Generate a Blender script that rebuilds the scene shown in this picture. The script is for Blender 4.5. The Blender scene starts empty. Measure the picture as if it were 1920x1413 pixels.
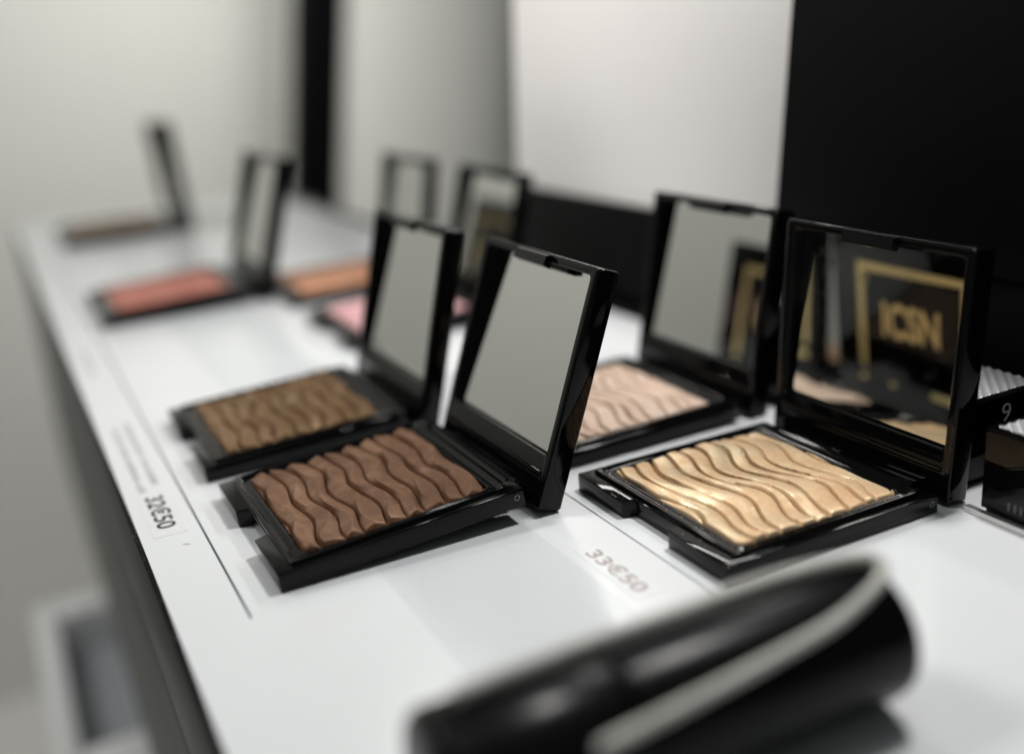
import bpy, bmesh, math, random
from mathutils import Matrix, Vector
random.seed(7)
MM = 0.001
scene = bpy.context.scene
C = scene.collection

# ------------------------------------------------------------------ camera
YAW, PITCH, ROLL = 0.4505, 0.3112, -0.0762
CAM = Vector((3.94, -230.0, 127.68)) * MM
F_PX = 1958.7
cd = bpy.data.cameras.new('camera')
cam = bpy.data.objects.new('camera', cd); C.objects.link(cam)
cp, sp, cy, sy = math.cos(PITCH), math.sin(PITCH), math.cos(YAW), math.sin(YAW)
fwd = Vector((sy * cp, cy * cp, -sp)); right = Vector((cy, -sy, 0)); up = right.cross(fwd)
cr, sr = math.cos(ROLL), math.sin(ROLL)
r2 = cr * right + sr * up; u2 = -sr * right + cr * up
m = Matrix((r2, u2, -fwd)).transposed().to_4x4(); m.translation = CAM
cam.matrix_world = m
cd.sensor_fit = 'HORIZONTAL'; cd.sensor_width = 36; cd.lens = 36 * F_PX / 1920
cd.clip_start = 0.005; cd.clip_end = 50
cd.dof.use_dof = True; cd.dof.focus_distance = 0.288; cd.dof.aperture_fstop = 3.2
scene.camera = cam

# ------------------------------------------------------------------ world and lamps
world = bpy.data.worlds.new('World'); scene.world = world; world.use_nodes = True
bg = world.node_tree.nodes['Background']
bg.inputs[0].default_value = (0.97, 1.0, 1.0, 1); bg.inputs[1].default_value = 0.12

def lamp(name, loc, target, power, size, color=(1, 1, 1), spread=180, shape='DISK'):
    ld = bpy.data.lights.new(name, 'AREA'); ld.energy = power; ld.size = size * MM
    ld.shape = shape; ld.color = color; ld.spread = math.radians(spread)
    o = bpy.data.objects.new(name, ld); C.objects.link(o)
    o.location = Vector(loc) * MM
    d = (Vector(target) - Vector(loc)).normalized()
    o.rotation_euler = d.to_track_quat('-Z', 'Y').to_euler()
    return o
lamp('key_spot', (292, -20, 430), (120, 10, 0), 1.32, 45, (1.0, 0.98, 0.96))
lamp('ceiling_panel', (0, -60, 1300), (120, 100, 0), 0.8, 380, (0.92, 0.97, 1.0))
lamp('panel_fill', (-420, 330, 620), (272, 190, 170), 0.27, 90, (1.0, 0.97, 0.95), 45)  # added fill lamp, only brightens the white panel
lamp('far_wall_fill', (350, 950, 560), (470, 1600, 60), 2.9, 300, (1.0, 0.98, 0.92), 130)  # added out-of-frame fill for the far wall, hangs well below any ceiling
lamp('floor_fill', (-800, 750, 1300), (-600, 1150, -300), 14, 500, (1.0, 0.98, 0.94))  # added fill to lift the floor, drawer and left wall
lamp('rear_glint_fill', (236, 395, 420), (150, 0, 0), 0.34, 22, (1.0, 0.97, 0.93))  # added backlight for glints on bevels and powder
strip = lamp('rim_glint_strip', (258, 150, 180), (120, 145, 158), 0.30, 8, (1.0, 0.98, 0.95), 180, 'RECTANGLE')  # invented strip light above the panel, gives the rims line highlights
strip.data.size = 0.30; strip.data.size_y = 0.006

scene.view_settings.view_transform = 'Standard'; scene.view_settings.look = 'None'
scene.view_settings.exposure = -0.08; scene.view_settings.gamma = 1
scene.cycles.use_denoising = True
scene.cycles.max_bounces = 10
scene.cycles.caustics_reflective = False

# ------------------------------------------------------------------ materials
def nodes(mat):
    mat.use_nodes = True
    nt = mat.node_tree
    return nt, nt.nodes['Principled BSDF']
def N(nt, t, **kw):
    n = nt.nodes.new(t)
    for k, v in kw.items(): setattr(n, k, v)
    return n
def coords(nt, scale=1.0, stretch=None):
    tc = N(nt, 'ShaderNodeTexCoord')
    if stretch is None: return tc.outputs['Object']
    mp = N(nt, 'ShaderNodeMapping'); mp.inputs['Scale'].default_value = stretch
    nt.links.new(tc.outputs['Object'], mp.inputs['Vector']); return mp.outputs[0]
def noise(nt, vec, scale, detail=3, rough=0.55):
    n = N(nt, 'ShaderNodeTexNoise'); n.inputs['Scale'].default_value = scale
    n.inputs['Detail'].default_value = detail; n.inputs['Roughness'].default_value = rough
    nt.links.new(vec, n.inputs['Vector']); return n.outputs['Fac']
def ramp(nt, fac, stops):
    r = N(nt, 'ShaderNodeValToRGB'); e = r.color_ramp.elements
    while len(e) < len(stops): e.new(0.5)
    for el, (p_, c_) in zip(e, stops): el.position = p_; el.color = (*c_, 1)
    nt.links.new(fac, r.inputs[0]); return r.outputs[0]
def bump(nt, bs, fac, strength, dist):
    b = N(nt, 'ShaderNodeBump'); b.inputs['Strength'].default_value = strength
    b.inputs['Distance'].default_value = dist * MM
    nt.links.new(fac, b.inputs['Height']); nt.links.new(b.outputs[0], bs.inputs['Normal'])
def g(v): return (v, v, v)

def mat_plain(name, col, rough=0.4, metal=0.0, var=0.06, nscale=300, bstr=0.0, bscale=2000, bdist=0.05, spec=0.5):
    mt = bpy.data.materials.new(name); nt, bs = nodes(mt)
    v = coords(nt); f = noise(nt, v, nscale)
    c0 = tuple(max(0, c * (1 - var)) for c in col); c1 = tuple(min(1, c * (1 + var)) for c in col)
    nt.links.new(ramp(nt, f, [(0.3, c0), (0.7, c1)]), bs.inputs['Base Color'])
    bs.inputs['Roughness'].default_value = rough; bs.inputs['Metallic'].default_value = metal
    bs.inputs['Specular IOR Level'].default_value = spec
    if bstr: bump(nt, bs, noise(nt, v, bscale), bstr, bdist)
    return mt

def mat_gloss_black(name, rough=0.025, col=0.002, spec=0.2):
    mt = bpy.data.materials.new(name); nt, bs = nodes(mt); v = coords(nt)
    bs.inputs['Base Color'].default_value = (col, col, col * 1.1, 1)
    bs.inputs['Specular IOR Level'].default_value = spec
    # moulded plastic: slightly wavy surface, a little dust and smudging in the gloss
    f = noise(nt, v, 90, 2, 0.4)
    d = noise(nt, v, 900, 4, 0.7)
    rr = ramp(nt, d, [(0.5, g(rough)), (0.8, g(rough + 0.08))])
    nt.links.new(rr, bs.inputs['Roughness'])
    dust = N(nt, 'ShaderNodeTexVoronoi'); dust.inputs['Scale'].default_value = 700
    nt.links.new(v, dust.inputs['Vector'])
    cc = ramp(nt, dust.outputs['Distance'], [(0.0, g(0.16)), (0.03, g(0.16)), (0.05, (col, col, col * 1.1))])
    gate = noise(nt, v, 160, 1)
    gr = ramp(nt, gate, [(0.60, g(0)), (0.66, g(1))])
    mx = N(nt, 'ShaderNodeMix', data_type='RGBA'); nt.links.new(gr, mx.inputs[0])
    mx.inputs[6].default_value = (col, col, col * 1.1, 1); nt.links.new(cc, mx.inputs[7])
    nt.links.new(mx.outputs[2], bs.inputs['Base Color'])
    bump(nt, bs, f, 0.05, 0.5)
    return mt

def mat_powder(name, dark, mid, light, metal=0.0, rough=0.75, glint=0.0, patch=60):
    mt = bpy.data.materials.new(name); nt, bs = nodes(mt); v = coords(nt)
    f = noise(nt, v, patch, 5, 0.65)
    fine = noise(nt, v, 2600, 2, 0.6)
    col = ramp(nt, f, [(0.32, dark), (0.5, mid), (0.68, light)])
    mx = N(nt, 'ShaderNodeMix', data_type='RGBA', blend_type='MULTIPLY'); mx.inputs[0].default_value = 0.6
    nt.links.new(col, mx.inputs[6])
    nt.links.new(ramp(nt, fine, [(0.3, g(0.66)), (0.7, g(1.0))]), mx.inputs[7])
    nt.links.new(mx.outputs[2], bs.inputs['Base Color'])
    bs.inputs['Roughness'].default_value = rough
    if metal:
        nt.links.new(ramp(nt, f, [(0.38, g(metal * 0.25)), (0.66, g(metal))]), bs.inputs['Metallic'])
        nt.links.new(ramp(nt, f, [(0.38, g(rough)), (0.68, g(rough - 0.28))]), bs.inputs['Roughness'])
    rub = noise(nt, coords(nt, stretch=(1, .35, 1)), 700, 4, 0.7)
    add = N(nt, 'ShaderNodeMath', operation='ADD'); nt.links.new(fine, add.inputs[0]); nt.links.new(rub, add.inputs[1])
    bump(nt, bs, add.outputs[0], 0.35, 0.14 + glint)
    bs.inputs['Specular IOR Level'].default_value = 0.18
    return mt

BLACK = mat_gloss_black('black_gloss_plastic')
BLACK_B = mat_gloss_black('black_gloss_plastic_scuffed', 0.1, 0.012)
MIRROR = bpy.data.materials.new('mirror_glass'); nt_, bs_ = nodes(MIRROR)
sm_ = noise(nt_, coords(nt_), 120, 4)
nt_.links.new(ramp(nt_, sm_, [(0.5, g(0.0)), (0.8, g(0.12))]), bs_.inputs['Roughness'])
bs_.inputs['Base Color'].default_value = (0.74, 0.75, 0.72, 1); bs_.inputs['Metallic'].default_value = 1.0
GOLD = mat_plain('gold_print', (0.62, 0.50, 0.25), 0.5, 1.0, 0.05)
CHROME = mat_plain('chrome_trim', (0.9, 0.9, 0.9), 0.4, 1.0, 0.03)
STEEL = mat_plain('dark_pin', (0.16, 0.16, 0.16), 0.25, 0.8)

def mat_acrylic(name, col, rough=0.19):
    mt = bpy.data.materials.new(name); nt, bs = nodes(mt); v = coords(nt)
    f = noise(nt, v, 18, 3)
    nt.links.new(ramp(nt, f, [(0.3, tuple(c * 0.975 for c in col)), (0.7, col)]), bs.inputs['Base Color'])
    s = noise(nt, coords(nt, stretch=(1, .12, 1)), 420, 5, 0.75)
    nt.links.new(ramp(nt, s, [(0.4, g(rough)), (0.72, g(rough + 0.03))]), bs.inputs['Roughness'])
    # faint powder smudges left by fingers
    m1 = ramp(nt, noise(nt, v, 26, 4, 0.6), [(0.55, g(0)), (0.72, g(1))]); m2 = ramp(nt, noise(nt, v, 1500, 3, 0.7), [(0.5, g(0)), (0.75, g(0.35))])
    mm = N(nt, 'ShaderNodeMath', operation='MULTIPLY'); nt.links.new(m1, mm.inputs[0]); nt.links.new(m2, mm.inputs[1])
    old = bs.inputs['Base Color'].links[0].from_socket
    mx = N(nt, 'ShaderNodeMix', data_type='RGBA'); nt.links.new(mm.outputs[0], mx.inputs[0]); nt.links.new(old, mx.inputs[6])
    mx.inputs[7].default_value = (0.50, 0.42, 0.36, 1); nt.links.new(mx.outputs[2], bs.inputs['Base Color'])
    bs.inputs['IOR'].default_value = 1.46
    bump(nt, bs, noise(nt, v, 40, 2), 0.03, 0.4)
    return mt
WHITE = mat_acrylic('white_acrylic', (0.775, 0.80, 0.81))
INSERT = mat_acrylic('pale_grey_acrylic', (0.70, 0.73, 0.745))
GAP = mat_plain('dark_gap', (0.02, 0.02, 0.02), 0.6)
TRIM_BLACK = mat_gloss_black('black_edge_trim', 0.3, 0.003, 0.08)
TRIM_DARK = mat_plain('dark_grey_trim', (0.02, 0.021, 0.02), 0.4, 0, .15, 60, .1, spec=0.2)
FASCIA = mat_plain('grey_fascia', (0.12, 0.122, 0.118), 0.5, 0, .08, 30, .1, spec=0.2)
LABEL = mat_plain('label_paper', (0.765, 0.785, 0.785), 0.35, 0, .02)
LABEL_CREAM = mat_plain('label_paper_cream', (0.785, 0.79, 0.775), 0.35, 0, .02)
INK = mat_plain('black_ink', (0.006, 0.006, 0.007), 0.5)
INK_BROWN = mat_plain('faded_brown_ink', (0.40, 0.34, 0.32), 0.5)
INK_GREY = mat_plain('grey_ink', (0.12, 0.12, 0.125), 0.5)

P_BROWN = mat_powder('cocoa_powder', (0.14, 0.070, 0.038), (0.195, 0.102, 0.058), (0.33, 0.185, 0.112), 0.3, 0.55, 0, 90)
P_GOLD = mat_powder('champagne_powder', (0.66, 0.42, 0.235), (0.78, 0.56, 0.34), (0.95, 0.80, 0.56), 0.7, 0.55, 0.02, 95)
P_PALE = mat_powder('pale_pink_powder', (0.62, 0.44, 0.33), (0.72, 0.55, 0.44), (0.82, 0.66, 0.55), 0.2, 0.6, 0, 75)
P_TAN = mat_powder('bronze_powder', (0.15, 0.082, 0.036), (0.22, 0.128, 0.06), (0.36, 0.23, 0.12), 0.4, 0.5, 0, 80)
P_CORAL = mat_powder('coral_powder', (0.46, 0.17, 0.13), (0.54, 0.215, 0.165), (0.62, 0.28, 0.22), 0, 0.7)
P_PINK = mat_powder('pink_powder', (0.62, 0.32, 0.33), (0.69, 0.38, 0.39), (0.76, 0.46, 0.47), 0, 0.7)
P_PEACH = mat_powder('peach_powder', (0.66, 0.31, 0.18), (0.74, 0.37, 0.22), (0.80, 0.45, 0.30), 0, 0.7)
P_TAUPE = mat_powder('taupe_powder', (0.24, 0.17, 0.12), (0.32, 0.24, 0.17), (0.40, 0.31, 0.23), 0, 0.7)

# ------------------------------------------------------------------ mesh helpers
def mesh_obj(name, verts, faces, mat, parent=None, smooth=None, loc=None, link=True):
    me = bpy.data.meshes.new(name)
    me.from_pydata([tuple(c * MM for c in v) for v in verts], [], faces); me.update()
    bm = bmesh.new(); bm.from_mesh(me); bmesh.ops.recalc_face_normals(bm, faces=bm.faces); bm.to_mesh(me); bm.free()
    return finish(name, me, mat, parent, smooth, loc)
def finish(name, me, mat, parent=None, smooth=None, loc=None):
    if smooth is not None:
        for p in me.polygons: p.use_smooth = True
        me.set_sharp_from_angle(angle=math.radians(smooth))
    me.materials.append(mat)
    o = bpy.data.objects.new(name, me); C.objects.link(o)
    if parent: o.parent = parent
    if loc: o.location = Vector(loc) * MM
    return o
def box(name, x0, x1, y0, y1, z0, z1, mat, parent=None, bev=0.0, seg=2):
    bm = bmesh.new(); bmesh.ops.create_cube(bm, size=1)
    for v in bm.verts:
        v.co = Vector(((x0 if v.co.x < 0 else x1) * MM, (y0 if v.co.y < 0 else y1) * MM, (z0 if v.co.z < 0 else z1) * MM))
    if bev: bmesh.ops.bevel(bm, geom=bm.edges[:], offset=bev * MM, segments=seg, profile=0.5, affect='EDGES')
    bmesh.ops.recalc_face_normals(bm, faces=bm.faces)
    me = bpy.data.meshes.new(name); bm.to_mesh(me); bm.free()
    return finish(name, me, mat, parent, 35 if bev else None)
def prism(name, outline, z0, z1, mat, parent=None, bev=0.0):
    bm = bmesh.new()
    lo = [bm.verts.new((x * MM, y * MM, z0 * MM)) for x, y in outline]
    hi = [bm.verts.new((x * MM, y * MM, z1 * MM)) for x, y in outline]
    n = len(outline)
    bm.faces.new(lo[::-1]); bm.faces.new(hi)
    for i in range(n): bm.faces.new((lo[i], lo[(i + 1) % n], hi[(i + 1) % n], hi[i]))
    if bev: bmesh.ops.bevel(bm, geom=bm.edges[:], offset=bev * MM, segments=2, profile=0.5, affect='EDGES')
    bmesh.ops.recalc_face_normals(bm, faces=bm.faces)
    me = bpy.data.meshes.new(name); bm.to_mesh(me); bm.free()
    return finish(name, me, mat, parent, 35)
def rrect(a0, a1, b0, b1, r, n=5):
    pts = []
    for ca, cb, s in ((a1 - r, b0 + r, -90), (a1 - r, b1 - r, 0), (a0 + r, b1 - r, 90), (a0 + r, b0 + r, 180)):
        for i in range(n + 1):
            t = math.radians(s + 90 * i / n); pts.append((ca + r * math.cos(t), cb + r * math.sin(t)))
    return pts
def loft(name, rings, mat, parent=None, cap=(True, True), smooth=40):
    verts = [v for r in rings for v in r]; n = len(rings[0]); faces = []
    for k in range(len(rings) - 1):
        for i in range(n):
            j = (i + 1) % n
            faces.append((k * n + i, k * n + j, (k + 1) * n + j, (k + 1) * n + i))
    if cap[0]: faces.append(tuple(range(n))[::-1])
    if cap[1]: faces.append(tuple(range((len(rings) - 1) * n, len(rings) * n)))
    return mesh_obj(name, verts, faces, mat, parent, smooth)
def cyl(name, a, b, r, mat, parent=None, n=32, prof=None, smooth=40):
    a = Vector(a); b = Vector(b); d = (b - a); L = d.length; d.normalize()
    q = d.to_track_quat('Z', 'Y').to_matrix()
    prof = prof or [(0, r), (1, r)]
    rings = []
    for t, rr in prof:
        rings.append([tuple(a + d * (t * L) + q @ Vector((rr * math.cos(2 * math.pi * i / n), rr * math.sin(2 * math.pi * i / n), 0))) for i in range(n)])
    return loft(name, rings, mat, parent, smooth=smooth)
def tube(name, pts, r, mat, parent=None, n=14, sub=8):
    P = [Vector(p) for p in pts]; path = []
    for i in range(len(P) - 1):
        p0, p1, p2, p3 = P[max(i - 1, 0)], P[i], P[i + 1], P[min(i + 2, len(P) - 1)]
        for k in range(sub):
            t = k / sub
            path.append(0.5 * ((2 * p1) + (p2 - p0) * t + (2 * p0 - 5 * p1 + 4 * p2 - p3) * t * t + (3 * p1 - p0 - 3 * p2 + p3) * t ** 3))
    path.append(P[-1]); rings = []; nrm = None
    for i, c in enumerate(path):
        d = (path[min(i + 1, len(path) - 1)] - path[max(i - 1, 0)]).normalized()
        if nrm is None: nrm = d.orthogonal().normalized()
        nrm = (nrm - d * nrm.dot(d)).normalized(); bn = d.cross(nrm)
        rings.append([tuple(c + r * (math.cos(2 * math.pi * k / n) * nrm + math.sin(2 * math.pi * k / n) * bn)) for k in range(n)])
    return loft(name, rings, mat, parent, smooth=60)
def text_mesh(name, s, width, height, mat, parent, mapping, thick=0.02, bold=0.0):
    cu = bpy.data.curves.new(name, 'FONT'); cu.body = s; cu.size = 1; cu.extrude = 0.01; cu.offset = bold
    tmp = bpy.data.objects.new(name, cu); C.objects.link(tmp)
    dg = bpy.context.evaluated_depsgraph_get()
    me = bpy.data.meshes.new_from_object(tmp.evaluated_get(dg))
    bpy.data.objects.remove(tmp)
    xs = [v.co.x for v in me.vertices]; ys = [v.co.y for v in me.vertices]
    x0, x1, y0, y1 = min(xs), max(xs), min(ys), max(ys)
    for v in me.vertices:
        tx = (v.co.x - x0) / (x1 - x0) * width; ty = (v.co.y - y0) / (y1 - y0) * height
        v.co = Vector(mapping(tx, ty, thick if v.co.z > 0 else 0)) * MM
    bm = bmesh.new(); bm.from_mesh(me); bmesh.ops.recalc_face_normals(bm, faces=bm.faces); bm.to_mesh(me); bm.free()
    me.materials.clear()
    return finish(name, me, mat, parent)
def thing(name, label, cat, loc=(0, 0, 0), group=None):
    o = bpy.data.objects.new(name, None); C.objects.link(o); o.empty_display_size = 0.01
    o.location = Vector(loc) * MM; tag(o, label, cat, group); return o
def tag(o, label, cat, group=None):
    o['label'] = label; o['category'] = cat
    if group: o['group'] = group
    return o
def structure(o): o['kind'] = 'structure'; return o
def tree(o): return [o] + [d for c in o.children for d in tree(c)]
def copy_tree(o, parent=None):
    c = o.copy(); C.objects.link(c)
    if parent: c.parent = parent
    for ch in o.children: copy_tree(ch, c)
    return c

# ------------------------------------------------------------------ display counter
X0, XB, Y0, Y1 = 24.0, 262.0, -330.0, 830.0
counter = thing('display_counter', 'white gloss acrylic display counter with black edge trim carrying the compacts', 'display counter', (X0, Y0, -225))
def local(o):  # keep world coordinates for children built in world mm
    o.matrix_parent_inverse = counter.matrix_basis.inverted(); return o
def plate(name, cells, mat, z0=-3.0, z1=0.0):
    v = []; f = []
    for (a, b, c, d) in cells:
        k = len(v)
        v += [(a, c, z0), (b, c, z0), (b, d, z0), (a, d, z0), (a, c, z1), (b, c, z1), (b, d, z1), (a, d, z1)]
        f += [(k, k + 3, k + 2, k + 1), (k + 4, k + 5, k + 6, k + 7), (k, k + 1, k + 5, k + 4), (k + 1, k + 2, k + 6, k + 5), (k + 2, k + 3, k + 7, k + 6), (k + 3, k, k + 4, k + 7)]
    me = bpy.data.meshes.new(name); me.from_pydata([tuple(c * MM for c in q) for q in v], [], f); me.update()
    o = finish(name, me, mat, counter); return local(o)
S1, S2, G = 40.9, 138.35, 0.35
I0, I1 = 75.0, 119.0
plate('label_strip', [(X0, S1 - G, 0.3, Y1)], WHITE)
plate('label_strip', [(I1, S2 - G, -60, Y1)], WHITE)
plate('white_top', [(X0, S1 - G, Y0, 0.3), (S1 - G, S1 + G, Y0, 0.3), (S1 + G, I0, Y0, Y1)], WHITE)
plate('white_top', [(I1, S2 + G, Y0, -60), (S2 + G, XB, Y0, Y1)], WHITE)
plate('slot_insert', [(I0, I1, Y0, Y1)], INSERT)
local(box('counter_body', X0 + 2, XB + 4, Y0 + 2, Y1 - 2, -226, -3.1, GAP, counter))
local(box('edge_trim', X0 - 1.6, X0 - 0.02, Y0, Y1 + 2, -40, 0.15, TRIM_BLACK, counter, 0.3))
local(box('lower_trim', X0 - 0.6, X0 + 1.9, Y0, Y1, -72, -40.1, TRIM_DARK, counter, 0.2))
local(box('fascia', X0 - 0.2, X0 + 1.8, Y0, Y1, -225, -72.1, FASCIA, counter, 0.2))
local(box('back_trim', XB + 0.02, XB + 3.5, Y0, Y1, -20, 4, TRIM_BLACK, counter, 0.3))
local(box('end_trim', X0, XB, Y1 + 0.02, Y1 + 2, -225, 0.0, TRIM_DARK, counter, 0.2))
local(box('metal_trim', 218.6, 221.2, -330, -54.5, 0.004, 1.5, CHROME, counter, 0.5, 3))

# printed product text on the label strip: lines too small to read, short dark marks
def marks(y_from, y_to, x, h, mat, seed):
    rnd = random.Random(seed); y = y_from; cells = []
    while y > y_to:
        w = rnd.choice((0.9, 1.1, 1.3, 0.8))
        hh = h * rnd.choice((1, 1, 0.9, .75))
        cells.append((x, x + hh * .22, y - w, y)); cells.append((x + hh * .78, x + hh, y - w, y))
        cells.append((x + hh * .22, x + hh * .78, y - w * .35, y)) if rnd.random() < .7 else cells.append((x + hh * .4, x + hh * .6, y - w, y))
        y -= w + 0.5
        if rnd.random() < 0.16: y -= 1.3
    return plate('printed_text', cells, mat, 0.0, 0.02)
marks(168, 97, 29.0, 1.9, INK_GREY, 1)
marks(172, 101, 33.6, 2.0, INK_GREY, 2)
marks(300, 252, 30.5, 1.9, INK_GREY, 3)
marks(262, 228, 128.5, 2.1, INK_GREY, 4)

def price(name_label, xc, y_start, y_end, h, paper, ink, s, pad, z=0.02):
    t = thing('price_label', name_label, 'price label', (xc, (y_start + y_end) / 2, 0))
    x0, x1, ya, yb = pad
    p = mesh_obj('sticker', [(x0, ya, z), (x1, ya, z), (x1, yb, z), (x0, yb, z), (x0, ya, z + .06), (x1, ya, z + .06), (x1, yb, z + .06), (x0, yb, z + .06)],
                 [(0, 3, 2, 1), (4, 5, 6, 7), (0, 1, 5, 4), (1, 2, 6, 5), (2, 3, 7, 6), (3, 0, 4, 7)], paper, t)
    p.matrix_parent_inverse = t.matrix_basis.inverted()
    tx = text_mesh('lettering', s, y_start - y_end, h, ink, t, lambda a, b, c: (xc - h / 2 + b, y_start - a, z + .064 + c), 0.03, 0.02)
    tx.matrix_parent_inverse = t.matrix_basis.inverted()
    return t
price('white price sticker reading 32€50 near the black counter edge', 32.4, 92.5, 66.0, 5.8, LABEL, INK, '32€50', (27.6, 37.4, 60.5, 97.5))
price('cream price sticker reading 33€50 in faded print beside the champagne compact', 125.8, -17.5, -42.0, 4.6, WHITE, INK_BROWN, '33€50', (122.0, 129.0, -44.5, -14.5))

# ------------------------------------------------------------------ compacts
W, LEN, H, T, LL = 70.0, 69.5, 6.0, 7.5, 69.3
PX0, PX1, PY0, PY1 = 9.0, 62.0, 6.2, 64.2

def wave_powder(kind, nx=230, ny=120):
    verts = []; faces = []
    wx, wy = PX1 - PX0, PY1 - PY0
    for j in range(ny + 1):
        Y = wy * j / ny
        for i in range(nx + 1):
            X = wx * i / nx
            if kind == 'cocoa':
                nb = 9; s = wx / nb
                lin = 0.9
                b0 = X / s
                xw = X + 1.05 * math.sin(2 * math.pi * Y / 29 + 0.9 + 0.12 * b0) + 0.25 * math.sin(2 * math.pi * Y / 47 + 0.9 * b0)
                b = xw / s + 0.09 * math.sin(xw * 0.41 + 0.05 * Y) + 0.03 * math.sin(xw * .9 + 0.13 * Y + 1.0); k = math.floor(b); fr = b - k
                rdg = 0.43 + 0.29 * math.sin(2 * math.pi * Y / 29 + 2.2 + 2.1 * k)
                wall = 0.13
                lo = 0.10 + 0.25 * (0.5 + 0.5 * math.sin(2 * math.pi * Y / 29 + 0.6 + 2.1 * k))
                if fr < wall: h = (lo + (-0.45 - lo) * fr / .06) if fr < .06 else (-0.45 + 0.85 * (fr - .06) / .07)
                elif fr < rdg + 0.02: h = 0.40 + 0.60 * (fr - wall) / max(0.02, rdg + 0.02 - wall)
                else:
                    q = (fr - rdg - .02) / (1 - rdg - .02); h = 1.0 - (1 - lo) * q ** 1.15
                h *= 2.0
                z = 5.0 + h + 0.3 * math.sin(2 * math.pi * Y / 40 + X * 0.1)
            elif kind == 'silk':
                nb = 10; s = wx / nb
                b0 = X / s
                xw = X + 2.3 * math.sin(2 * math.pi * Y / 37 + 0.4 + 0.22 * b0) + 0.45 * math.sin(2 * math.pi * Y / 26 + 1.6 * math.sin(b0 * .8))
                b = xw / s + 0.14 * math.sin(xw * 0.37 + 0.06 * Y + 2) + 0.06 * math.sin(xw * .83 - 0.11 * Y); k = math.floor(b); fr = b - k
                wall = 0.12
                mid = 0.5 + 0.22 * math.sin(2 * math.pi * Y / 33 + 1.9 * k)
                if fr < wall:
                    cut = 1 - abs(fr - 0.06) / 0.06
                    h = 0.2 + 0.65 * min(1, max(0, (fr - 0.06) / 0.06)) - 2.7 * max(0, cut)
                elif fr < mid: h = 0.85 + 0.15 * math.sin(math.pi * 0.5 * (fr - wall) / (mid - wall))
                else: h = 1.0 - 0.8 * ((fr - mid) / (1 - mid)) ** 2.2
                fade = (1 - 0.55 * math.exp(-((X - 49) / 7) ** 2)) * (0.6 + 0.4 * math.sin(2 * math.pi * Y / 50 + k * 1.3) ** 2)
                z = 5.35 + 1.2 * h * fade + 0.35 * math.sin(2 * math.pi * Y / 37 + X * .16)
            else:
                e = min(X, wx - X, Y, wy - Y)
                z = 5.9 + 0.9 * min(1, e / 6) ** 0.5 - 0.6 * math.exp(-(((X - 30) / 16) ** 2 + ((Y - 30) / 18) ** 2))
            e = min(X, wx - X, Y, wy - Y)
            if e < 0.7: z -= 0.6 * (1 - e / 0.7) ** 2
            # rounded pan corners
            cx = min(X, wx - X); cyy = min(Y, wy - Y); R = 2.2; ox = oy = 0
            if cx < R and cyy < R:
                dx, dy = R - cx, R - cyy; mx = max(dx, dy); dd = math.hypot(dx, dy)
                if dd > 0: 
                    f = mx / dd; ndx, ndy = dx * f, dy * f
                    ox = (dx - ndx) * (1 if X < wx / 2 else -1); oy = (dy - ndy) * (1 if Y < wy / 2 else -1)
            verts.append((PX0 + X + ox, PY0 + Y + oy, z))
    def id_(i, j): return j * (nx + 1) + i
    for j in range(ny):
        for i in range(nx): faces.append((id_(i, j), id_(i + 1, j), id_(i + 1, j + 1), id_(i, j + 1)))
    per = [(i, 0) for i in range(nx)] + [(nx, j) for j in range(ny)] + [(i, ny) for i in range(nx, 0, -1)] + [(0, j) for j in range(ny, 0, -1)]
    base = len(verts)
    for (i, j) in per:
        v = verts[id_(i, j)]; verts.append((v[0], v[1], 1.9))
    n = len(per)
    for q in range(n):
        a = id_(*per[q]); b = id_(*per[(q + 1) % n]); faces.append((b, a, base + q, base + (q + 1) % n))
    return verts, faces

def welled_case(outline, hole, z0, z1, zf, parent):
    bm = bmesh.new(); n = len(outline)
    lo = [bm.verts.new((x * MM, y * MM, z0 * MM)) for x, y in outline]
    hi = [bm.verts.new((x * MM, y * MM, z1 * MM)) for x, y in outline]
    hx0, hx1, hy0, hy1 = hole; hp = [(hx0, hy0), (hx1, hy0), (hx1, hy1), (hx0, hy1)]
    ht = [bm.verts.new((x * MM, y * MM, z1 * MM)) for x, y in hp]
    hb = [bm.verts.new((x * MM, y * MM, zf * MM)) for x, y in hp]
    bm.faces.new(lo[::-1]); bm.faces.new(hb)
    for i in range(n): bm.faces.new((lo[i], lo[(i + 1) % n], hi[(i + 1) % n], hi[i]))
    for i in range(4): bm.faces.new((ht[i], ht[(i + 1) % 4], hb[(i + 1) % 4], hb[i]))
    es = [bm.edges.get((hi[i], hi[(i + 1) % n])) for i in range(n)] + [bm.edges.get((ht[i], ht[(i + 1) % 4])) for i in range(4)]
    bmesh.ops.triangle_fill(bm, edges=es, use_beauty=True)
    outer = set(lo) | set(hi)
    sel = [e for e in bm.edges if all(v in outer for v in e.verts) and len(e.link_faces) == 2 and e.calc_face_angle(0) > 0.1]
    bmesh.ops.bevel(bm, geom=sel, offset=0.32 * MM, segments=3, profile=0.5, affect='EDGES')
    bmesh.ops.recalc_face_normals(bm, faces=bm.faces)
    me = bpy.data.meshes.new('base_case'); bm.to_mesh(me); bm.free()
    return finish('base_case', me, BLACK, parent, 35)

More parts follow.
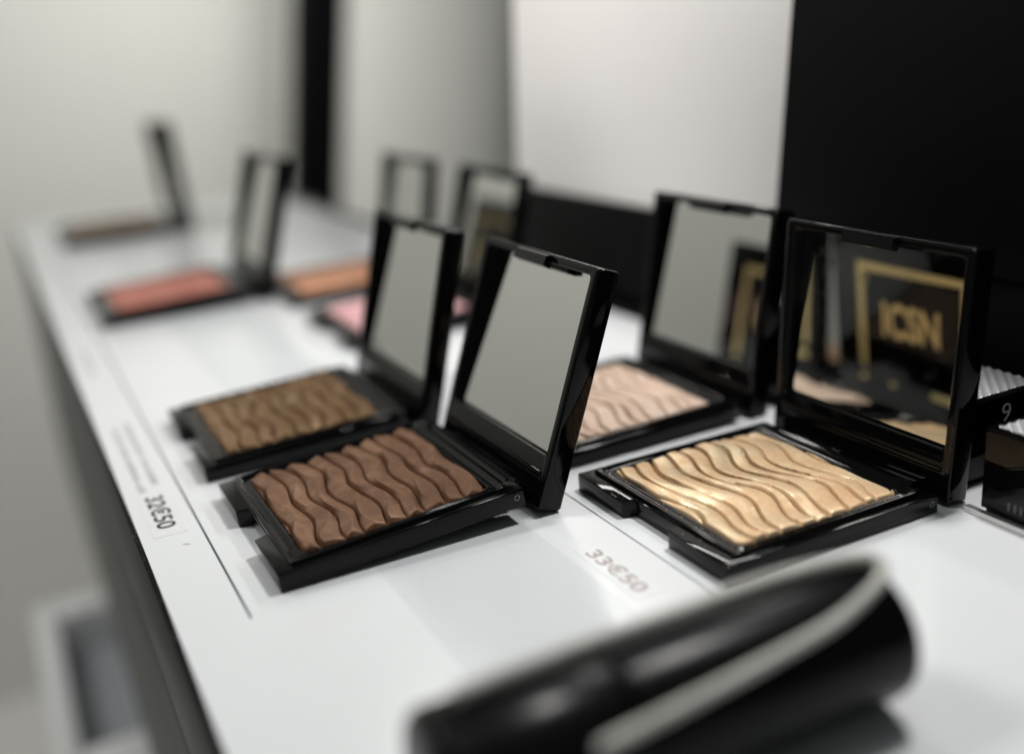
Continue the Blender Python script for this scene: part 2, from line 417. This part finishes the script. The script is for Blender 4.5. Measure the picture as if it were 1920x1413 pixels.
def make_compact(powder_kind, powder_mat, hi=True):
    root = bpy.data.objects.new('powder_compact', None); C.objects.link(root); root.empty_display_size = 0.01
    # base tray with the thumb notch at the front and the hinge gap at the back
    out = [(0, 0), (W, 0), (W, 7.5), (W - 3.8, 7.5), (W - 3.8, LEN - 7.5), (W, LEN - 7.5), (W, LEN), (0, LEN), (0, 45.6), (3.6, 44.6), (3.6, 25.0), (0, 24.0)]
    case = welled_case(out, (5.4, 65.0, 3.6, 65.9), 0.0, 5.25, 1.8, root)
    prof = [(0, 4.6), (0, 5.9), (.05, 6.25), (.14, 6.4), (.24, 6.3), (.31, 5.9), (.38, 5.45), (.5, 5.2), (.66, 5.3), (.80, 5.5), (.93, 5.6), (1, 5.3), (1, 1.9)]
    rings = []
    for t, z in prof:
        a0, a1 = 4.0 + (8.7 - 4.0) * t, 66.0 + (62.3 - 66.0) * t
        b0, b1 = 2.2 + (5.9 - 2.2) * t, LEN - 2.2 + (64.5 - LEN + 2.2) * t
        rings.append([(x, y, z) for x, y in rrect(a0, a1, b0, b1, 1.2 + 1.2 * t, 5)])
    loft('pan_rim', rings, BLACK, root, (False, False), 60)
    v, f = wave_powder(powder_kind) if hi else wave_powder(powder_kind, 48, 48)
    mesh_obj('powder_cake', v, f, powder_mat, root, 50 if powder_kind == 'cocoa' else 70)
    # hinge: barrel between the arms and a pin head with its bore on each side
    cyl('hinge_barrel', (69.6, 8.2, 2.9), (69.6, LEN - 8.2, 2.9), 2.5, BLACK, root, 24)
    for yy, s in ((0.0, -1), (LEN, 1)):
        pin = cyl('hinge_pin', (67.6, yy - s * 1.0, 3.0), (67.6, yy + s * 0.10, 3.0), 0.85, STEEL, case, 20,
                  [(0, .85), (1, .85), (1, .62), (.55, .55)])
    # lid, built hinge down: x outward, y along, z up from the hinge edge
    def R(inset, v_, r=1.2): return [(v_, y, z) for y, z in rrect(inset, LEN - inset, inset, LL - inset, r, 5)]
    def I(outset, v_, r=1.6): return [(v_, y, z) for y, z in rrect(3.0 - outset, LEN - 3.0 + outset, 15.0 - outset, 66.9 + outset, r, 5)]
    rings = [R(.9, 7.5), R(.25, 7.3), R(0, 6.8), R(0, .45), R(.12, .12), R(.42, 0), I(.3, 0, 1.9), I(.06, .12), I(0, .4), I(0, 6.3)]
    lid = loft('lid', rings, BLACK, root, (True, True), 50)
    mr = [[(v_, y, z) for y, z in rrect(3.25 + d, LEN - 3.25 - d, 15.25 + d, 66.65 - d, 1.5, 5)] for d, v_ in ((0, .4), (0, .1), (.25, 0))]
    mr = [[(v_ + 2.3 + 0.048 * (z - 15), y, z) for v_, y, z in r_] for r_ in mr]
    loft('mirror', mr, MIRROR, lid, (True, True), 5)
    # catch tongue on the lid's free edge, seam step under the mirror
    prism_pts = [(-2.3, 65.6), (-1.9, 68.6), (0.3, 69.0), (0.3, 64.9)]
    pts = []
    rings = [[(x, y, z) for x, z in prism_pts] for y in (25.4, 44.2)]
    loft('lid_catch', rings, BLACK, lid, (True, True), 25)
    box('hinge_web', -3.4, 0.6, 9.2, LEN - 9.2, 0.6, 4.6, BLACK, lid, 0.5)
    box('bezel_step', -0.35, 0.2, 3.2, LEN - 3.2, 8.6, 10.4, BLACK, lid, 0.25)
    # gold print on the outside of the lid: open frame with a word in it
    fr = []
    a0, a1, b0, b1, w = 5.0, 56.5, 11.0, 59.5, 3.0   # y and z extents
    def bar(nm, y0, y1, z0, z1): return box(nm, 7.5, 7.56, y0, y1, z0, z1, GOLD, lid)
    bar('gold_frame_bar', a0, a1, b1 - w, b1)
    bar('gold_frame_bar', a0, a0 + w, b0 + 6, b1 - w)
    bar('gold_frame_bar', a1 - w, a1, b0 + 6, b1 - w)
    bar('gold_frame_bar', a0, a0 + 17, b0, b0 + w)
    bar('gold_dot', a0 + 34, a0 + 36.6, b0, b0 + 2.4)
    bar('gold_dot', a1 - 2.8, a1, b0, b0 + 2.6)
    text_mesh('gold_lettering', 'ICSN', 27, 14, GOLD, lid, lambda a, b, c: (7.5 + c, 44.5 - a, 31.5 + b), 0.06, 0.03)
    return root

def pose(root, x, y, a, scale=1.0, tau=None, ibz=None):
    if tau is None: tau = max(0.0, (a - 0.08) * 0.29)
    root.location = Vector((x, y, 0.02)) * MM; root.rotation_euler = (0, -tau, 0); root.scale = (scale,) * 3
    lid = [c for c in root.children if c.name.startswith('lid')][0]
    # world offset of the lid's inner bottom edge, taken into the tilted base frame
    wx, wz = 73.4, T * math.sin(a) if ibz is None else ibz
    if a < 0: wz = 0.2
    lx = wx * math.cos(tau) + wz * math.sin(tau); lz = -wx * math.sin(tau) + wz * math.cos(tau)
    lid.location = Vector((lx, 0, lz)) * MM; lid.rotation_euler = (0, a + tau, 0)

cocoa = make_compact('cocoa', P_BROWN); silk = make_compact('silk', P_GOLD); flat = make_compact('flat', P_CORAL, False)
def repaint(root, mat):
    for o in root.children:
        if o.name.startswith('powder_cake'):
            o.material_slots[0].link = 'OBJECT'; o.material_slots[0].material = mat
GRP = 'open powder compacts on the counter'
spots = [
    (cocoa, None, (50.3, 7.4, 0.344), 1.0, 'open black compact with cocoa brown wave-embossed powder, at front left'),
    ('cocoa', P_TAN, (49.2, 92.3, 0.245), 1.0, 'open black compact with olive bronze waved powder, just behind the cocoa one'),
    ('flat0', None, (45.5, 338.0, 0.27), 1.12, 'open black compact with coral blush, beside the counter edge'),
    ('flat', P_TAUPE, (51.0, 640.0, -0.06), 1.24, 'open compact with taupe powder, farthest away at the counter end'),
    (silk, None, (142.8, -51.7, 0.076), 1.0, 'open black compact with shimmering champagne gold waved powder, at front right'),
    ('silk', P_PALE, (145.0, 32.0, 0.17), 1.0, 'open black compact with pale pink beige waved powder, behind the champagne one'),
    ('flat', P_PINK, (136.5, 207.0, 0.26), 1.0, 'open black compact with pink blush, half hidden behind the bronze lid'),
    ('flat', P_PEACH, (138.5, 309.0, 0.16), 1.0, 'open compact with peach blush, behind the pink one'),
]
src = {'cocoa': cocoa, 'silk': silk, 'flat': flat, 'flat0': flat}
for s, mt, (x, y, a), sc, lab in spots:
    if isinstance(s, str) and s != 'flat0':
        r = copy_tree(src[s])
    else: r = src[s] if isinstance(s, str) else s
    pose(r, x, y, a, sc)
    if mt: repaint(r, mt)
    tag(r, lab, 'compact', GRP)

def rim_dust(root, mat, n, seed):
    rnd = random.Random(seed); v = []; f = []
    for _ in range(n):
        side = rnd.random()
        if side < .5: x, y, z = rnd.uniform(5.5, 8.8), rnd.uniform(5, 64), 5.5
        elif side < .8: x, y, z = rnd.uniform(8, 62), rnd.uniform(3.6, 5.8), 5.55
        else: x, y, z = rnd.uniform(0.5, 3.4), rnd.choice((rnd.uniform(2, 22), rnd.uniform(47, 67))), 5.26
        r = rnd.choice((.05, .06, .08, .08, .12, .17)); k = len(v)
        for dx, dy, dz in ((1, 0, 0), (-.5, .87, 0), (-.5, -.87, 0), (0.1, 0.1, .9)):
            v.append((x + dx * r * rnd.uniform(.6, 1.6), y + dy * r * rnd.uniform(.6, 1.6), z + dz * r))
        f += [(k, k + 2, k + 1), (k, k + 1, k + 3), (k + 1, k + 2, k + 3), (k + 2, k, k + 3)]
    o = mesh_obj('loose_powder', v, f, mat, root); o['kind'] = 'stuff'
rim_dust(cocoa, P_BROWN, 150, 5); rim_dust(silk, P_GOLD, 220, 6)

# ------------------------------------------------------------------ black boxes with woven relief tops (right edge)
def relief_top(name, x0, x1, y0, y1, z, mat, parent, pitch=1.7, amp=0.5):
    verts = []; faces = []
    nx = int((x1 - x0) / pitch * 4); ny = int((y1 - y0) / pitch * 4)
    for j in range(ny + 1):
        for i in range(nx + 1):
            x = x0 + (x1 - x0) * i / nx; y = y0 + (y1 - y0) * j / ny
            u = (x + y) / pitch; w = (x - y) / pitch
            verts.append((x, y, z + amp * abs(math.sin(math.pi * u * .5)) * abs(math.sin(math.pi * w * .5))))
    for j in range(ny):
        for i in range(nx):
            k = j * (nx + 1) + i; faces.append((k, k + 1, k + nx + 2, k + nx + 1))
    return mesh_obj(name, verts, faces, mat, parent, 60)
RELIEF = mat_plain('silver_relief', (0.6, 0.6, 0.61), 0.35, 0.5, .05)
def relief_box(x0, x1, y0, y1, h, label):
    t = thing('cosmetic_box', label, 'box', (x0, y0, 0), 'black boxes with woven silver tops')
    kids = [box('box_body', x0, x1, y0, y1, 1.52, h, BLACK, None, 0.5, 3),
            relief_top('woven_top', x0 + 2.2, x1 - 2.2, y0 + 2.2, y1 - 2.2, h + 0.02, RELIEF, None),
            box('foot_strip', x0 + 1, x1 - 1, y0 + 1, y1 - 1, 0.01, 1.51, BLACK, None, 0.2)]
    for k in kids: k.parent = t; k.matrix_parent_inverse = t.matrix_basis.inverted()
    return t
b1 = relief_box(221.6, 262.0, -140, -57.7, 24.0, 'black gloss box with woven silver top, nearest at the right edge')
b2 = relief_box(228.4, 262.0, -45.5, 26, 24.4, 'black gloss box with pale number on its end, behind the nearest box')
num = text_mesh('number_print', '9', 3.6, 5.4, LABEL, b2, lambda a, b, c: (243.2 + a, -45.52 - c, 16.6 + b), 0.03)
num.matrix_parent_inverse = b2.matrix_basis.inverted()
for i, yy in enumerate((-66.0, -67.8, -69.6, -71.4)):
    k = box('printed_mark', 221.55, 221.62, yy - 0.5, yy, 3.6, 5.8, INK_GREY, b1); k.matrix_parent_inverse = b1.matrix_basis.inverted()
b3 = thing('grey_case', 'blurred pale grey rounded case lying behind the boxes at the right', 'case', (236, 30, 0))
for k in (box('case_body', 236, 260, 32, 100, 0.02, 30, BLACK, None, 2, 3), box('case_top', 237, 259, 33, 99, 30.02, 36, mat_plain('case_grey', (.35, .35, .36), .3), None, 2, 3)):
    k.parent = b3; k.matrix_parent_inverse = b3.matrix_basis.inverted()

# ------------------------------------------------------------------ foreground tube and its cord
TUBE_BLACK = mat_gloss_black('black_satin_tube', 0.26, 0.004, 0.14)
CORD = mat_plain('grey_cord', (0.50, 0.50, 0.46), 0.45, 0, .1, 200, .2, 900, .2)
tb = thing('cosmetic_tube', 'black cylindrical tube lying on its side in the blurred foreground', 'tube', (48, -100, 0))
A, B = Vector((48, -97.5, 14.05)), Vector((141, -98.5, 14.05))
parts = [cyl('tube_body', A + Vector((34, -.37, 0)), B, 14, TUBE_BLACK, None, 56, [(0, 13.2), (0.01, 13.9), (.03, 14), (.95, 14), (.98, 13.7), (.995, 12.9), (1, 12.0), (1, 10.6), (.985, 10.2)]),
         cyl('tube_cap', A, A + Vector((33.6, -.36, 0)), 14, TUBE_BLACK, None, 56, [(0, 12.4), (.02, 13.5), (.06, 14), (.97, 14), (1, 13.4)])]
for k in parts: k.parent = tb; k.matrix_parent_inverse = tb.matrix_basis.inverted()
cord = tube('security_cord', [(72.5, -110.6, 21.5), (74.4, -110.3, 21.8), (91, -109.4, 22.7), (106.3, -108.6, 23.7), (123.2, -107.2, 25.0), (134.5, -105, 27.0), (139.5, -102.6, 28.4), (139.2, -99.8, 29.6), (132.5, -97.6, 30.1), (117, -95.6, 30.0), (98, -95.2, 29.8), (80, -94.8, 29.8), (66, -95.0, 29.7), (55, -95.4, 29.6)], 1.25, CORD)
tag(cord, 'pale grey flexible cord looped over the black tube in the foreground', 'cord')

# ------------------------------------------------------------------ panels behind the counter
LEAN = -0.11
def lean_box(name, x0, x1, y0, y1, z0, z1, mat, bev=0.6):
    o = box(name, x0, x1, y0, y1, z0, z1, mat, None, bev)
    for v in o.data.vertices: v.co.y += LEAN * v.co.z
    return o
PANEL_BLACK = mat_plain('black_panel', (0.002, 0.002, 0.0023), 0.5, 0, .1, spec=0.05)
PANEL_WHITE = mat_plain('white_panel', (0.80, 0.78, 0.76), 0.5, 0, .02, 5)
tag(lean_box('backboard', 270, 276, -400, 303, -225, 50, PANEL_BLACK), 'low black backboard running along the back of the counter', 'backboard')
tag(lean_box('white_panel', 272, 278, 80.5, 305, 50.1, 175, PANEL_WHITE), 'tall white panel standing above the low black backboard', 'panel')
tag(lean_box('display_board', 266, 279, -420, 82, 50.2, 175, PANEL_BLACK), 'tall glossy black panel behind the champagne compact, at the right', 'board')

# far end of the shop
WALL = mat_plain('cream_wall', (0.70, 0.695, 0.665), 0.7, 0, .03, 2)
wall = structure(box('wall', -2500, 2500, 1700, 1720, -1200, 1800, WALL))
def curved_bay(name, x0, x1, y, depth, z0, z1, mat, n=20, side=1):
    rings = []
    pts = [(x0 + (x1 - x0) * i / n, y + depth * (1 - math.sqrt(max(0, 1 - (i / n) ** 2))) if side > 0 else y + depth * (1 - math.sqrt(max(0, 1 - (1 - i / n) ** 2)))) for i in range(n + 1)]
    pts += [(x1, y + depth + 10), (x0, y + depth + 10)]
    return prism(name, pts, z0, z1, mat)
def sheared(o):
    for v in o.data.vertices: v.co.x += 0.154 * v.co.z
    return o
tag(sheared(curved_bay('rounded_column', -700, 507, 1560, 130, -900, 1200, WALL)), 'pale rounded column left of the black post', 'column')
tag(sheared(box('black_post', 508, 590, 1590, 1640, -900, 1200, PANEL_BLACK, None, 2)), 'narrow black vertical post in the blurred background', 'post')
tag(sheared(curved_bay('rounded_bay', 591, 980, 1560, 130, -900, 1200, WALL)), 'cream rounded wall bay right of the black post', 'wall bay')
FLOOR = mat_plain('shop_floor', (0.66, 0.655, 0.63), 0.55, 0, .05, 3)
structure(box('floor', -2500, 2500, -800, 1700, -920, -900, FLOOR))

# white open drawer below the counter edge
DRAWER_W = mat_plain('drawer_white', (0.80, 0.81, 0.81), 0.4, 0, .02)
DRAWER_G = mat_plain('drawer_grey', (0.28, 0.30, 0.32), 0.5, 0, .1)
dr = thing('open_drawer', 'white open tray with grey recess below the counter edge', 'drawer', (-5, 520, -340))
ks = [box('drawer_floor', -12, 30, 440, 640, -338, -335, DRAWER_G, None),
      box('drawer_side', -30, -12.05, 415, 670, -340, -300, DRAWER_W, None, 3),
      box('drawer_side', 30.05, 46, 415, 670, -340, -300, DRAWER_W, None, 3),
      box('drawer_front', -12, 30, 380, 439.9, -340, -301, DRAWER_W, None, 3),
      box('drawer_back', -12, 30, 640.1, 672, -340, -301, DRAWER_W, None, 3),
      box('drawer_post', -16, 30, 500, 600, -899, -340.1, DRAWER_G, None, 2)]
for k in ks: k.parent = dr; k.matrix_parent_inverse = dr.matrix_basis.inverted()

# loose powder crumbs and lint on the white top and the black trim
def crumbs(name, n, xr, yr, zr, mat, seed, r0=0.05, r1=0.16):
    rnd = random.Random(seed); v = []; f = []
    for _ in range(n):
        x, y, r = rnd.uniform(*xr), rnd.uniform(*yr), rnd.uniform(r0, r1); k = len(v)
        for dx, dy, dz in ((1, 0, 0), (-.5, .87, 0), (-.5, -.87, 0), (0.1, 0.1, 1)):
            v.append((x + dx * r * rnd.uniform(.6, 1.6), y + dy * r * rnd.uniform(.6, 1.6), zr + dz * r))
        f += [(k, k + 2, k + 1), (k, k + 1, k + 3), (k + 1, k + 2, k + 3), (k + 2, k, k + 3)]
    o = mesh_obj(name, v, f, mat); o['kind'] = 'stuff'
    return tag(o, {'cocoa_crumbs': 'loose cocoa powder crumbs scattered beside the front left compact', 'champagne_crumbs': 'loose champagne powder crumbs beside the front right compact', 'lint': 'pale lint specks on the black counter edge'}[name], 'crumbs')
crumbs('cocoa_crumbs', 26, (42, 118), (-30, 4), 0.01, P_BROWN, 11)
crumbs('champagne_crumbs', 22, (120, 215), (-70, -54), 0.01, P_GOLD, 12)
crumbs('lint', 40, (X0 - 1.4, X0 - 0.2), (-10, 95), 0.16, LABEL, 13, 0.04, 0.12)
lint = tube('lint_fibre', [(34.2, 52, 0.12), (34.9, 51.2, 0.3), (35.9, 50.9, 0.12)], 0.07, INK_GREY, None, 6, 4)
tag(lint, 'tiny dark fibre lying on the white strip below the 32€50 sticker', 'fibre')
